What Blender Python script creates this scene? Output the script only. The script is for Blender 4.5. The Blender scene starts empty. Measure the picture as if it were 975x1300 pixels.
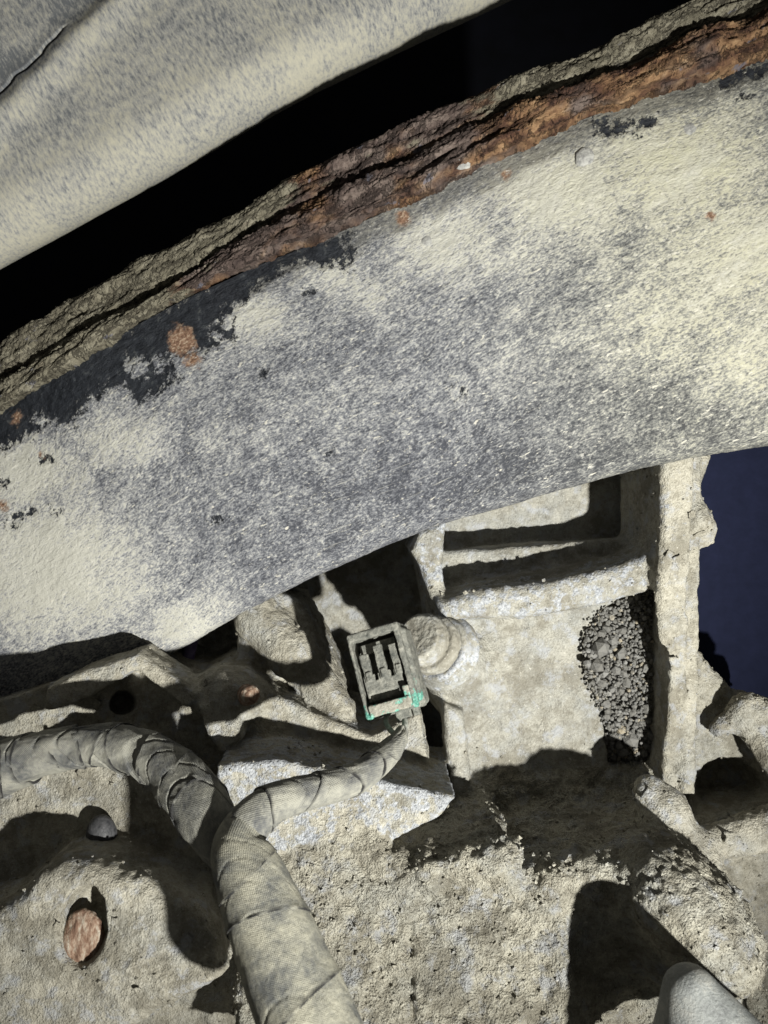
import bpy, math, random
import numpy as np
from mathutils import Matrix, Vector

random.seed(7)
rng = np.random.default_rng(7)
scene = bpy.context.scene
COL = scene.collection

# ------------------------------------------------------------------ camera
F = 1000.0                                   # focal length in photo pixels (975 x 1300)
CAM_LOC = Vector((0.0, 0.0, 0.35))
CAM_ROT = Matrix.Rotation(math.radians(140), 4, 'X')     # lying under the vehicle, looking up
CAMM = Matrix.Translation(CAM_LOC) @ CAM_ROT
cam = bpy.data.cameras.new('camera')
cam.sensor_fit = 'VERTICAL'; cam.sensor_height = 36.0; cam.lens = F / 1300 * 36.0
cam.clip_start = 0.01; cam.clip_end = 50
cam.dof.use_dof = True; cam.dof.focus_distance = 0.42; cam.dof.aperture_fstop = 13
cam_o = bpy.data.objects.new('camera', cam); COL.objects.link(cam_o)
cam_o.matrix_world = CAMM
scene.camera = cam_o
A = np.array([list(r) for r in CAMM])        # camera frame -> world

def W(p):
    """mm in the frame x right, y up, z away -> world metres"""
    p = np.asarray(p, dtype=np.float64)
    q = np.stack([p[..., 0], p[..., 1], -p[..., 2]], -1) * 0.001
    return q @ A[:3, :3].T + A[:3, 3]

def U(px, py, z):
    return np.array([(px - 487.5) / F * z, (650.0 - py) / F * z, z])

# ------------------------------------------------------------------ world and lamps
world = bpy.data.worlds.new('World'); scene.world = world
world.use_nodes = True
bg = world.node_tree.nodes['Background']
bg.inputs[0].default_value = (1.0, 0.98, 0.9, 1); bg.inputs[1].default_value = 0.075

def lamp(name, pos, target, energy, size, angle, blend, color):
    l = bpy.data.lights.new(name, 'SPOT')
    l.energy = energy; l.shadow_soft_size = size; l.color = color
    l.spot_size = math.radians(angle); l.spot_blend = blend
    o = bpy.data.objects.new(name, l); COL.objects.link(o)
    a, b = Vector(W(pos)), Vector(W(target))
    o.location = a
    o.rotation_euler = (b - a).to_track_quat('-Z', 'Y').to_euler()
    return o
LAMP_POS = (312, -288, -212)
lamp('torch', LAMP_POS, (-40, 60, 430), 62.0, 0.009, 68, 1.0, (1.0, 0.985, 0.92))

scene.view_settings.view_transform = 'Standard'
scene.view_settings.look = 'None'
scene.view_settings.exposure = 0.0
scene.view_settings.gamma = 1.0
scene.render.engine = 'CYCLES'
scene.cycles.max_bounces = 5
scene.cycles.diffuse_bounces = 2
scene.cycles.use_denoising = True

# ------------------------------------------------------------------ numpy noise
def _hash(ix, iy, iz, seed):
    h = (ix.astype(np.uint32) * np.uint32(374761393) + iy.astype(np.uint32) * np.uint32(668265263)
         + iz.astype(np.uint32) * np.uint32(2147483647) + np.uint32((seed * 974711) & 0xffffffff))
    h = (h ^ (h >> np.uint32(13))) * np.uint32(1274126177)
    h = (h ^ (h >> np.uint32(16))) * np.uint32(2246822519)
    return (h ^ (h >> np.uint32(15)))

def vnoise(p, seed=0):
    """value noise, -1..1"""
    i = np.floor(p); f = p - i
    i = i.astype(np.int64)
    f = f * f * f * (f * (f * 6 - 15) + 10)
    r = 0
    for dx in (0, 1):
        wx = f[:, 0] if dx else 1 - f[:, 0]
        for dy in (0, 1):
            wy = f[:, 1] if dy else 1 - f[:, 1]
            for dz in (0, 1):
                wz = f[:, 2] if dz else 1 - f[:, 2]
                h = _hash(i[:, 0] + dx, i[:, 1] + dy, i[:, 2] + dz, seed).astype(np.float64) / 4294967295.0
                r = r + wx * wy * wz * h
    return r * 2 - 1

def fbm(p, size, octaves=4, seed=0, gain=0.5):
    p = np.asarray(p, dtype=np.float64) / size
    r = 0; a = 1; t = 0
    for k in range(octaves):
        r = r + a * vnoise(p + 17.3 * k, seed + k); t += a
        a *= gain; p = p * 2.03
    return r / t

def ridged(p, size, octaves=3, seed=0):
    p = np.asarray(p, dtype=np.float64) / size
    r = 0; a = 1; t = 0
    for k in range(octaves):
        r = r + a * (1 - np.abs(vnoise(p + 9.1 * k, seed + k))); t += a
        a *= 0.5; p = p * 2.07
    return r / t

def worley(p, size, seed=0):
    p = np.asarray(p, dtype=np.float64) / size
    i = np.floor(p).astype(np.int64)
    best = np.full(len(p), 9.0)
    for dx in (-1, 0, 1):
        for dy in (-1, 0, 1):
            for dz in (-1, 0, 1):
                c = i + np.array([dx, dy, dz])
                h = _hash(c[:, 0], c[:, 1], c[:, 2], seed)
                o = np.stack([(h & np.uint32(1023)), (h >> np.uint32(10)) & np.uint32(1023),
                              (h >> np.uint32(20)) & np.uint32(1023)], -1) / 1023.0
                best = np.minimum(best, ((c + o - p) ** 2).sum(1))
    return np.sqrt(best)

def sstep(a, b, x):
    t = np.clip((x - a) / (b - a), 0, 1)
    return t * t * (3 - 2 * t)

# ------------------------------------------------------------------ mesh helpers
def vnormals(v, f):
    if f.shape[1] == 4:
        n = np.cross(v[f[:, 2]] - v[f[:, 0]], v[f[:, 3]] - v[f[:, 1]])
    else:
        n = np.cross(v[f[:, 1]] - v[f[:, 0]], v[f[:, 2]] - v[f[:, 0]])
    out = np.zeros_like(v)
    for k in range(3):
        for j in range(f.shape[1]):
            out[:, k] += np.bincount(f[:, j], n[:, k], minlength=len(v))
    return out / np.maximum(np.linalg.norm(out, axis=1, keepdims=True), 1e-9)

def empty(name, at, label, cat, group=None):
    o = bpy.data.objects.new(name, None); COL.objects.link(o)
    o.empty_display_size = 0.02
    o.location = W(at)
    o['label'] = label; o['category'] = cat
    if group: o['group'] = group
    return o

def make(name, v, f, mat, parent=None, co=None, attrs=None, normals=None, tris=None, smooth=True, at=None):
    """v in mm (x right, y up, z away); f quads; tris extra triangles; one mesh object"""
    v = np.asarray(v, dtype=np.float64)
    wv = W(v)
    # parents' origins: translation only
    org = np.zeros(3)
    if parent is not None:
        p = parent
        while p is not None:
            org = org + np.array(p.location); p = p.parent
    loc = np.zeros(3)
    if parent is None or at is not None:
        loc = (W(at) if at is not None else wv.mean(0)) - org
    lv = wv - org - loc
    f = np.asarray(f, dtype=np.int32).reshape(-1, 4) if f is not None else np.zeros((0, 4), np.int32)
    t = np.asarray(tris, dtype=np.int32).reshape(-1, 3) if tris is not None else np.zeros((0, 3), np.int32)
    me = bpy.data.meshes.new(name)
    me.vertices.add(len(v)); me.vertices.foreach_set('co', lv.ravel())
    nl = f.size + t.size
    me.loops.add(nl)
    me.loops.foreach_set('vertex_index', np.concatenate([f[:, ::-1].ravel(), t[:, ::-1].ravel()]))
    me.polygons.add(len(f) + len(t))
    st = np.concatenate([np.arange(len(f)) * 4, f.size + np.arange(len(t)) * 3]).astype(np.int32)
    me.polygons.foreach_set('loop_start', st)
    me.update(calc_edges=True)
    me.polygons.foreach_set('use_smooth', np.full(len(f) + len(t), smooth))
    a = me.attributes.new('co', 'FLOAT_VECTOR', 'POINT')
    a.data.foreach_set('vector', np.asarray(v if co is None else co, dtype=np.float32).ravel())
    for k, x in (attrs or {}).items():
        a = me.attributes.new(k, 'FLOAT', 'POINT')
        a.data.foreach_set('value', np.asarray(x, dtype=np.float32).ravel())
    if normals is not None:
        n = np.stack([normals[:, 0], normals[:, 1], -normals[:, 2]], -1) @ A[:3, :3].T
        me.normals_split_custom_set_from_vertices(n.tolist())
    me.materials.append(mat)
    o = bpy.data.objects.new(name, me); COL.objects.link(o)
    if parent is not None: o.parent = parent
    o.location = loc
    return o

def tag(o, label, cat, group=None):
    o['label'] = label; o['category'] = cat
    if group: o['group'] = group
    return o

def gridfaces(n, m, wrap=False):
    i = np.arange(n - 1)[:, None]; j = np.arange(m if wrap else m - 1)[None, :]
    j2 = (j + 1) % m
    return np.stack([i * m + j, i * m + j2, (i + 1) * m + j2, (i + 1) * m + j], -1).reshape(-1, 4)

def spline(pts, n):
    """Catmull-Rom through pts (any dimension), n samples, even in arc length of the first 3 (or 2) columns"""
    P = np.asarray(pts, dtype=np.float64)
    P = np.vstack([2 * P[0] - P[1], P, 2 * P[-1] - P[-2]])
    out = []
    for k in range(1, len(P) - 2):
        t = np.linspace(0, 1, 24, endpoint=False)[:, None]
        a, b, c, d = P[k - 1], P[k], P[k + 1], P[k + 2]
        out.append(0.5 * ((2 * b) + (c - a) * t + (2 * a - 5 * b + 4 * c - d) * t ** 2 + (3 * b - a - 3 * c + d) * t ** 3))
    out.append(P[-2][None])
    Q = np.vstack(out)
    dim = min(3, Q.shape[1])
    s = np.concatenate([[0], np.cumsum(np.linalg.norm(np.diff(Q[:, :dim], axis=0), axis=1))])
    x = np.linspace(0, s[-1], n)
    return np.stack([np.interp(x, s, Q[:, k]) for k in range(Q.shape[1])], -1), x

def frames(c):
    t = np.gradient(c, axis=0); t /= np.linalg.norm(t, axis=1, keepdims=True)
    n = np.zeros_like(c)
    up = np.array([0, 0, -1.0])
    a = up - t[0] * (up @ t[0]); n[0] = a / np.linalg.norm(a)
    for k in range(1, len(c)):
        a = n[k - 1] - t[k] * (n[k - 1] @ t[k]); n[k] = a / np.linalg.norm(a)
    return t, n, np.cross(t, n)

# ------------------------------------------------------------------ signed distance volumes
def polysdf(X, Y, P):
    d = np.full(X.shape, 1e9); s = np.ones(X.shape)
    n = len(P)
    for i in range(n):
        j = i - 1
        ex, ey = P[j][0] - P[i][0], P[j][1] - P[i][1]
        wx, wy = X - P[i][0], Y - P[i][1]
        t = np.clip((wx * ex + wy * ey) / (ex * ex + ey * ey + 1e-12), 0, 1)
        d = np.minimum(d, (wx - ex * t) ** 2 + (wy - ey * t) ** 2)
        c1 = Y >= P[i][1]; c2 = Y < P[j][1]; c3 = ex * wy > ey * wx
        s = np.where((c1 & c2 & c3) | (~c1 & ~c2 & ~c3), -s, s)
    return s * np.sqrt(d)

def prism(pts, z0, z1, r=3.0, tilt=(0, 0), zp=None):
    """outline in photo pixels at depth zp (front), extruded straight back; front face tilts by tilt mm per mm in x and y"""
    zp = z0 if zp is None else zp
    P = [tuple(U(a, b, zp)[:2]) for a, b in pts]
    xs = [p[0] for p in P]; ys = [p[1] for p in P]
    cx, cy = (min(xs) + max(xs)) / 2, (min(ys) + max(ys)) / 2
    ext = abs(tilt[0]) * (max(xs) - min(xs)) / 2 + abs(tilt[1]) * (max(ys) - min(ys)) / 2
    box = ((min(xs), min(ys), z0 - ext), (max(xs), max(ys), z1))
    def fn(X, Y, Z):
        d2 = polysdf(X[:, :, :1], Y[:, :, :1], P) + r
        zf = z0 + tilt[0] * (X - cx) + tilt[1] * (Y - cy)
        dz = np.maximum(zf - Z, Z - z1) + r
        return np.minimum(np.maximum(d2, dz), 0) + np.sqrt(np.maximum(d2, 0) ** 2 + np.maximum(dz, 0) ** 2) - r
    return fn, box

def cone(a, b, ra, rb):
    a = np.asarray(a, float); b = np.asarray(b, float); ab = b - a; L = ab @ ab
    m = max(ra, rb)
    def fn(X, Y, Z):
        t = np.clip(((X - a[0]) * ab[0] + (Y - a[1]) * ab[1] + (Z - a[2]) * ab[2]) / L, 0, 1)
        return np.sqrt((X - a[0] - t * ab[0]) ** 2 + (Y - a[1] - t * ab[1]) ** 2 + (Z - a[2] - t * ab[2]) ** 2) - (ra + (rb - ra) * t)
    return fn, (np.minimum(a, b) - m, np.maximum(a, b) + m)

def ell(c, rx, ry, rz, rot=0.0):
    c = np.asarray(c, float); m = np.array([max(rx, ry), max(rx, ry), rz])
    cr, sr = math.cos(rot), math.sin(rot)
    def fn(X, Y, Z):
        x, y = X - c[0], Y - c[1]
        u = (x * cr + y * sr) / rx; v = (-x * sr + y * cr) / ry; w = (Z - c[2]) / rz
        k = np.sqrt(u * u + v * v + w * w)
        return (k - 1) * min(rx, ry, rz) * 1.0
    return fn, (c - m, c + m)

def rod(a, b, ra, rb, r=1.0):
    """capped cylinder / frustum with flat ends"""
    a = np.asarray(a, float); b = np.asarray(b, float); ab = b - a; L = np.linalg.norm(ab); ab = ab / L
    m = max(ra, rb) + 1
    def fn(X, Y, Z):
        h = (X - a[0]) * ab[0] + (Y - a[1]) * ab[1] + (Z - a[2]) * ab[2]
        q = np.sqrt(np.maximum((X - a[0]) ** 2 + (Y - a[1]) ** 2 + (Z - a[2]) ** 2 - h * h, 0))
        d1 = q - (ra + (rb - ra) * np.clip(h / L, 0, 1)) + r
        d2 = np.abs(h - L / 2) - L / 2 + r
        return np.minimum(np.maximum(d1, d2), 0) + np.sqrt(np.maximum(d1, 0) ** 2 + np.maximum(d2, 0) ** 2) - r
    return fn, (np.minimum(a, b) - m, np.maximum(a, b) + m)

def obox(c, ax, half, r=0.6):
    c = np.asarray(c, float); ax = np.asarray(ax, float)
    ext = (np.abs(ax) * np.asarray(half)[:, None]).sum(0)
    def fn(X, Y, Z):
        q = []
        for k in range(3):
            q.append(np.abs((X - c[0]) * ax[k][0] + (Y - c[1]) * ax[k][1] + (Z - c[2]) * ax[k][2]) - half[k] + r)
        o = np.sqrt(sum(np.maximum(x, 0) ** 2 for x in q))
        return o + np.minimum(np.maximum(np.maximum(q[0], q[1]), q[2]), 0) - r
    return fn, (c - ext, c + ext)

class Vol:
    def __init__(s, lo, hi, h):
        s.h = h; s.lo = np.asarray(lo, float)
        s.n = np.ceil((np.asarray(hi, float) - s.lo) / h).astype(int) + 1
        s.d = np.full(s.n, 40.0, np.float32); s.id = np.zeros(s.n, np.uint8)
    def sub(s, box, pad):
        a = np.clip(np.floor((np.asarray(box[0]) - pad - s.lo) / s.h).astype(int), 0, s.n)
        b = np.clip(np.ceil((np.asarray(box[1]) + pad - s.lo) / s.h).astype(int) + 1, 0, s.n)
        sl = tuple(slice(x, y) for x, y in zip(a, b))
        g = [(s.lo[k] + s.h * np.arange(a[k], b[k])) for k in range(3)]
        return sl, g[0][:, None, None], g[1][None, :, None], g[2][None, None, :]
    def add(s, prim, pid=0, k=4.0):
        fn, box = prim
        sl, X, Y, Z = s.sub(box, 14)
        if 0 in s.d[sl].shape: return
        e = fn(X, Y, Z).astype(np.float32)
        d = s.d[sl]
        s.id[sl] = np.where(e < d, pid, s.id[sl])
        h = np.maximum(k - np.abs(d - e), 0) / k
        s.d[sl] = np.minimum(d, e) - h * h * k * 0.25
    def cut(s, prim, pid=None, k=2.0):
        fn, box = prim
        sl, X, Y, Z = s.sub(box, 6)
        if 0 in s.d[sl].shape: return
        e = -fn(X, Y, Z).astype(np.float32)
        d = s.d[sl]
        if pid is not None: s.id[sl] = np.where(e > d, pid, s.id[sl])
        h = np.maximum(k - np.abs(d - e), 0) / k
        s.d[sl] = np.maximum(d, e) + h * h * k * 0.25
    def mesh(s):
        d = s.d; nx, ny, nz = d.shape
        ins = d < 0
        c = np.zeros((nx - 1, ny - 1, nz - 1), np.uint8)
        for a in (0, 1):
            for b in (0, 1):
                for e in (0, 1):
                    c += ins[a:nx - 1 + a, b:ny - 1 + b, e:nz - 1 + e]
        act = np.nonzero((c > 0) & (c < 8))
        idx = np.full(c.shape, -1, np.int32); idx[act] = np.arange(len(act[0]))
        ci = np.stack(act, -1)
        D = {}
        for a in (0, 1):
            for b in (0, 1):
                for e in (0, 1):
                    D[a, b, e] = d[ci[:, 0] + a, ci[:, 1] + b, ci[:, 2] + e].astype(np.float64)
        acc = np.zeros((len(ci), 3)); cnt = np.zeros(len(ci))
        ks = list(D)
        for p in ks:
            for ax in range(3):
                if p[ax]: continue
                q = list(p); q[ax] = 1; q = tuple(q)
                m = (D[p] < 0) != (D[q] < 0)
                t = np.where(m, D[p] / np.where(m, D[p] - D[q], 1), 0)
                for k in range(3):
                    acc[:, k] += np.where(m, p[k] + (t if k == ax else 0), 0)
                cnt += m
        v = (ci + acc / cnt[:, None]) * s.h + s.lo
        pid = s.id[ci[:, 0], ci[:, 1], ci[:, 2]]
        faces = []
        for ax in range(3):
            o1, o2 = [(1, 2), (2, 0), (0, 1)][ax]
            sl0 = [slice(None)] * 3; sl1 = [slice(None)] * 3
            sl0[ax] = slice(0, -1); sl1[ax] = slice(1, None)
            m = ins[tuple(sl0)] != ins[tuple(sl1)]
            e = np.stack(np.nonzero(m), -1)
            ok = (e[:, o1] > 0) & (e[:, o2] > 0) & (e[:, o1] < d.shape[o1] - 1) & (e[:, o2] < d.shape[o2] - 1)
            e = e[ok]
            flip = ins[e[:, 0], e[:, 1], e[:, 2]]
            def at(a, b):
                g = e.copy(); g[:, o1] -= a; g[:, o2] -= b
                return idx[g[:, 0], g[:, 1], g[:, 2]]
            q = np.stack([at(1, 1), at(0, 1), at(0, 0), at(1, 0)], -1)
            q = np.where(flip[:, None], q, q[:, ::-1])
            faces.append(q)
        f = np.vstack(faces)
        f = f[(f >= 0).all(1)]
        return v, f, pid

def lap(v, f, it=1, w=0.5):
    e = np.vstack([f[:, [0, 1]], f[:, [1, 2]], f[:, [2, 3]], f[:, [3, 0]]])
    e = np.vstack([e, e[:, ::-1]])
    cnt = np.maximum(np.bincount(e[:, 0], minlength=len(v)), 1)
    for _ in range(it):
        m = np.stack([np.bincount(e[:, 0], v[e[:, 1], k], minlength=len(v)) for k in range(3)], -1) / cnt[:, None]
        v = v + w * (m - v)
    return v

def convexity(v, f, n, it=6):
    s = lap(v, f, it, 0.6)
    return ((v - s) * n).sum(1)

# ------------------------------------------------------------------ materials
class Mat:
    def __init__(s, name, rough=0.9, spec=0.2):
        s.m = bpy.data.materials.new(name); s.m.use_nodes = True
        s.t = s.m.node_tree
        s.b = s.t.nodes['Principled BSDF']
        s.b.inputs['Roughness'].default_value = rough
        s.b.inputs['Specular IOR Level'].default_value = spec
        s.co = s.attr('co', 'Vector')
    def new(s, ty): return s.t.nodes.new(ty)
    def put(s, sock, x):
        if isinstance(x, (int, float)): sock.default_value = x
        elif isinstance(x, tuple): sock.default_value = x if len(x) == 4 or len(sock.default_value) == 3 else (*x, 1)
        else: s.t.links.new(x, sock)
    def attr(s, name, out='Fac'):
        n = s.new('ShaderNodeAttribute'); n.attribute_name = name; return n.outputs[out]
    def scale(s, v, xyz, off=(0, 0, 0), rot=(0, 0, 0)):
        n = s.new('ShaderNodeMapping'); s.put(n.inputs[0], v)
        n.inputs['Scale'].default_value = xyz; n.inputs['Location'].default_value = off
        n.inputs['Rotation'].default_value = rot
        return n.outputs[0]
    def noise(s, size, detail=4, rough=0.55, vec=None, dist=0.0):
        n = s.new('ShaderNodeTexNoise'); s.put(n.inputs['Vector'], s.co if vec is None else vec)
        n.inputs['Scale'].default_value = 1.0 / size; n.inputs['Detail'].default_value = detail
        n.inputs['Roughness'].default_value = rough; n.inputs['Distortion'].default_value = dist
        return n.outputs['Fac']
    def vor(s, size, feature='F1', out='Distance', vec=None):
        n = s.new('ShaderNodeTexVoronoi'); n.feature = feature
        s.put(n.inputs['Vector'], s.co if vec is None else vec); n.inputs['Scale'].default_value = 1.0 / size
        return n.outputs[out]
    def math(s, op, a, b=0.0, clamp=False):
        n = s.new('ShaderNodeMath'); n.operation = op; n.use_clamp = clamp
        s.put(n.inputs[0], a); s.put(n.inputs[1], b); return n.outputs[0]
    def step(s, x, lo, hi):
        n = s.new('ShaderNodeMapRange'); n.interpolation_type = 'SMOOTHSTEP'
        s.put(n.inputs[0], x); n.inputs[1].default_value = lo; n.inputs[2].default_value = hi
        return n.outputs[0]
    def ramp(s, x, stops):
        n = s.new('ShaderNodeValToRGB'); s.put(n.inputs[0], x)
        e = n.color_ramp.elements
        while len(e) < len(stops): e.new(0.5)
        for k, (p, c) in enumerate(stops):
            e[k].position = p; e[k].color = (*c, 1)
        return n.outputs[0]
    def mix(s, f, a, b, op='MIX'):
        n = s.new('ShaderNodeMix'); n.data_type = 'RGBA'; n.blend_type = op
        s.put(n.inputs[0], f); s.put(n.inputs[6], a); s.put(n.inputs[7], b); return n.outputs[2]
    def color(s, c): s.put(s.b.inputs['Base Color'], c)
    def rough(s, x): s.put(s.b.inputs['Roughness'], x)
    def bump(s, h, mm, strength=1.0, prev=None):
        n = s.new('ShaderNodeBump'); n.inputs['Strength'].default_value = strength
        n.inputs['Distance'].default_value = mm * 0.001
        s.put(n.inputs['Height'], h)
        if prev is not None: s.t.links.new(prev, n.inputs['Normal'])
        s.t.links.new(n.outputs[0], s.b.inputs['Normal'])
        return n.outputs[0]

def mud_material(name, pale=(0.42, 0.40, 0.335), mid=(0.29, 0.272, 0.22), dark=(0.11, 0.10, 0.08), grain=1.0, barec=(0.29, 0.31, 0.345), grit=0.45):
    m = Mat(name, 0.95, 0.12)
    n1 = m.noise(26, 5, 0.6); n2 = m.noise(5.0, 10, 0.7); n3 = m.noise(1.3, 6, 0.72); v = m.vor(2.1); v2 = m.vor(0.95)
    f = m.math('ADD', m.math('MULTIPLY', n2, 0.55), m.math('MULTIPLY', n3, 0.45))
    c = m.ramp(f, [(0.30, dark), (0.42, mid), (0.55, pale), (0.72, tuple(min(1, x * 1.15) for x in pale))])
    grey = m.mix(m.step(n1, 0.42, 0.68), (1, 1, 1), (0.83, 0.86, 0.92))
    c = m.mix(1.0, c, grey, 'MULTIPLY')
    stain = m.noise(24, 10, 0.72, vec=m.scale(m.co, (1, 1, 1), off=(70, 20, 9)))
    c = m.mix(m.math('MULTIPLY', m.step(stain, 0.46, 0.60), 0.68), c, (0.17, 0.157, 0.125))
    cool = m.noise(13, 8, 0.68, vec=m.scale(m.co, (1, 1, 1), off=(7, 120, 49)))
    c = m.mix(m.math('MULTIPLY', m.step(cool, 0.52, 0.64), 0.65), c, (0.36, 0.375, 0.40))
    # sparse dark grit and pale grains
    c = m.mix(m.math('MULTIPLY', m.step(m.noise(1.9, 4, 0.65), 0.64, 0.70), grit), c, (0.07, 0.064, 0.055))
    c = m.mix(m.math('MULTIPLY', m.step(m.noise(1.5, 3, 0.6, vec=m.scale(m.co, (1, 1, 1), off=(40, 11, 5))), 0.66, 0.71), 0.7), c, (0.60, 0.58, 0.52))
    bare = m.math('ADD', m.attr('bare'), m.math('MULTIPLY', m.math('SUBTRACT', m.noise(7.0, 10, 0.72), 0.5), 2.3))
    bm = m.step(bare, 0.42, 0.60)
    bc = m.ramp(m.noise(1.6, 7, 0.78), [(0.34, (0.04, 0.045, 0.06)), (0.46, barec), (0.62, (0.50, 0.52, 0.55)), (0.7, (0.72, 0.73, 0.75))])
    c = m.mix(m.math('MULTIPLY', bm, 0.8), c, bc)
    m.color(c)
    m.rough(m.math('SUBTRACT', 0.96, m.math('MULTIPLY', bm, 0.35)))
    h = m.math('ADD', m.math('MULTIPLY', n2, 0.8), m.math('MULTIPLY', n3, 0.6))
    h = m.math('ADD', h, m.math('MULTIPLY', v, -0.3))
    h = m.math('ADD', h, m.math('MULTIPLY', v2, -0.35))
    m.bump(h, 2.0 * grain, 1.0)
    return m.m

M = {}
M['mud'] = mud_material('mud_caked_casting', grain=0.72)
M['fine'] = mud_material('fine_dust', pale=(0.37, 0.36, 0.315), mid=(0.25, 0.24, 0.205), dark=(0.11, 0.105, 0.09), grain=0.2, grit=0.2)
M['dust'] = mud_material('dusty_casting', pale=(0.37, 0.36, 0.315), mid=(0.26, 0.25, 0.215), dark=(0.13, 0.122, 0.10), grain=0.6, grit=0.35)
M['clods'] = mud_material('crumbly_mud', pale=(0.46, 0.44, 0.365), mid=(0.29, 0.27, 0.215), dark=(0.07, 0.062, 0.05), grain=1.7, grit=0.7)

# ------------------------------------------------------------------ far background sheet
m = Mat('navy_backdrop', 0.9, 0.1)
m.color(m.ramp(m.noise(30, 6, 0.6), [(0.3, (0.003, 0.0032, 0.0045)), (0.7, (0.0045, 0.005, 0.008))]))
xs = np.linspace(-1300, 1300, 40); ys = np.linspace(-1500, 1500, 40)
X, Y = np.meshgrid(xs, ys, indexing='ij')
v = np.stack([X.ravel(), Y.ravel(), np.full(X.size, 1150.0)], -1)
v[:, 2] += 12 * fbm(v, 160, 3, 3)
o = make('underbody_backdrop', v, gridfaces(40, 40), m.m)
o['kind'] = 'structure'; o['label'] = 'black underside far behind the rail and the casting'
m = Mat('navy_paint', 0.85, 0.15)
m.color(m.ramp(m.noise(9, 7, 0.6), [(0.3, (0.0075, 0.010, 0.027)), (0.7, (0.0105, 0.0135, 0.036))])); m.bump(m.noise(3, 5), 0.3)
P4 = np.stack([U(884, 470, 548), U(1200, 470, 548), U(1200, 1080, 548), U(884, 1080, 548)])
n_ = 30; a_ = np.linspace(0, 1, n_)
v = ((1 - a_)[:, None, None] * (P4[0] + (P4[1] - P4[0]) * a_[None, :, None]) + a_[:, None, None] * (P4[3] + (P4[2] - P4[3]) * a_[None, :, None])).reshape(-1, 3)
v[:, 2] += 2 * fbm(v, 40, 2, 8)
tag(make('blue_panel', v, gridfaces(n_, n_), m.m), 'plain navy blue panel in the gap to the right of the upright rib', 'panel')

# ------------------------------------------------------------------ pale body panel, upper left
def build_panel():
    m = Mat('dusty_panel', 0.8, 0.2)
    st = m.scale(m.co, (0.55, 0.16, 0.3))            # brushed streaks across the sheet
    a = m.noise(1.0, 7, 0.7, vec=st); b = m.noise(38, 5, 0.6); e = m.noise(0.8, 4, 0.6)
    f = m.math('ADD', m.math('MULTIPLY', a, 0.8), m.math('MULTIPLY', b, 0.35))
    f = m.math('ADD', f, m.math('MULTIPLY', m.attr('worn'), -0.13))
    f = m.math('ADD', f, m.math('MULTIPLY', e, 0.12))
    c = m.ramp(f, [(0.44, (0.11, 0.117, 0.125)), (0.54, (0.235, 0.235, 0.225)), (0.64, (0.33, 0.32, 0.27)), (0.8, (0.40, 0.38, 0.30))])
    m.color(c)
    m.bump(m.math('ADD', a, m.math('MULTIPLY', e, 0.4)), 0.5, 0.6)
    edge, _ = spline([(-160, 425), (0, 335), (200, 226), (400, 112), (640, -2), (820, -85)], 260)
    n = len(edge)
    t = np.gradient(edge, axis=0); t /= np.linalg.norm(t, axis=1, keepdims=True)
    nor = np.stack([t[:, 1], -t[:, 0]], -1)          # towards the upper left
    z0 = 480.0
    q = np.concatenate([np.linspace(0, 70, 60, endpoint=False), np.linspace(70, 330, 330)])
    V = []; CO = []; WN = []
    R = 26.0                                          # rolled lower edge
    roll = np.linspace(-0.9, math.pi / 2, 40, endpoint=False)
    rows = [(R - R * math.sin(a), R * (1 - math.cos(a)) if False else 0, a) for a in roll]
    ex = np.stack([U(p[0], p[1], z0 + R) for p in edge])
    nx = np.stack([nor[:, 0], -nor[:, 1], 0 * nor[:, 0]], -1)
    smm = np.concatenate([[0], np.cumsum(np.linalg.norm(np.diff(ex, axis=0), axis=1))])
    acr = []
    for a in np.linspace(math.pi * 0.95, 0, 46, endpoint=False):    # round the edge from behind to the front
        acr.append((R - R * math.sin(a) if a < math.pi / 2 else R - R * math.sin(a), R * (1 - math.cos(a))))
    for d in np.linspace(0, 235, 380):
        acr.append((R + d, 0.0))
    for k, (d, zz) in enumerate(acr):
        p = ex + nx * d; p = p.copy(); p[:, 2] = z0 + zz
        V.append(p); CO.append(np.stack([smm, np.full(n, d), np.full(n, zz)], -1))
    V = np.stack(V); CO = np.stack(CO); k = len(acr)
    v = V.reshape(-1, 3); co = CO.reshape(-1, 3)
    # crease: a rounded ridge and a split running along it
    a_, b_ = U(0, 152, z0)[:2], U(175, -20, z0)[:2]
    dv = (b_ - a_) / np.linalg.norm(b_ - a_); nn = np.array([-dv[1], dv[0]])
    sd = (v[:, :2] - a_) @ nn; al = (v[:, :2] - a_) @ dv
    sd = sd + 2.2 * fbm(np.stack([al, 0 * al, 0 * al], -1), 14, 3, 5)
    lift = -6 * np.exp(-(sd / 9.0) ** 2) + 3 * sstep(2, 26, sd)
    sc = sd - 12.5 + 1.2 * fbm(np.stack([al, 0 * al, 0 * al], -1), 4, 3, 9)
    crack = 11.0 * np.exp(-(sc / 0.85) ** 2) * sstep(70, 58, al)
    v[:, 2] += lift + crack + 1.2 * fbm(co, 60, 3, 1) + 0.25 * fbm(co, 4, 3, 2)
    worn = sstep(120, 30, np.abs(co[:, 1] - 60) * 1.6) * 0.6 + sstep(4, 16, sd) * 0.7
    worn += 0.5 * sstep(100, 150, co[:, 1]) * (sd < 0)
    o = make('body_panel', v, gridfaces(k, n), m.m, co=co, attrs={'worn': worn})
    tag(o, 'pale dusty sheet metal panel with a split crease above the rusty rail', 'panel')
build_panel()

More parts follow.
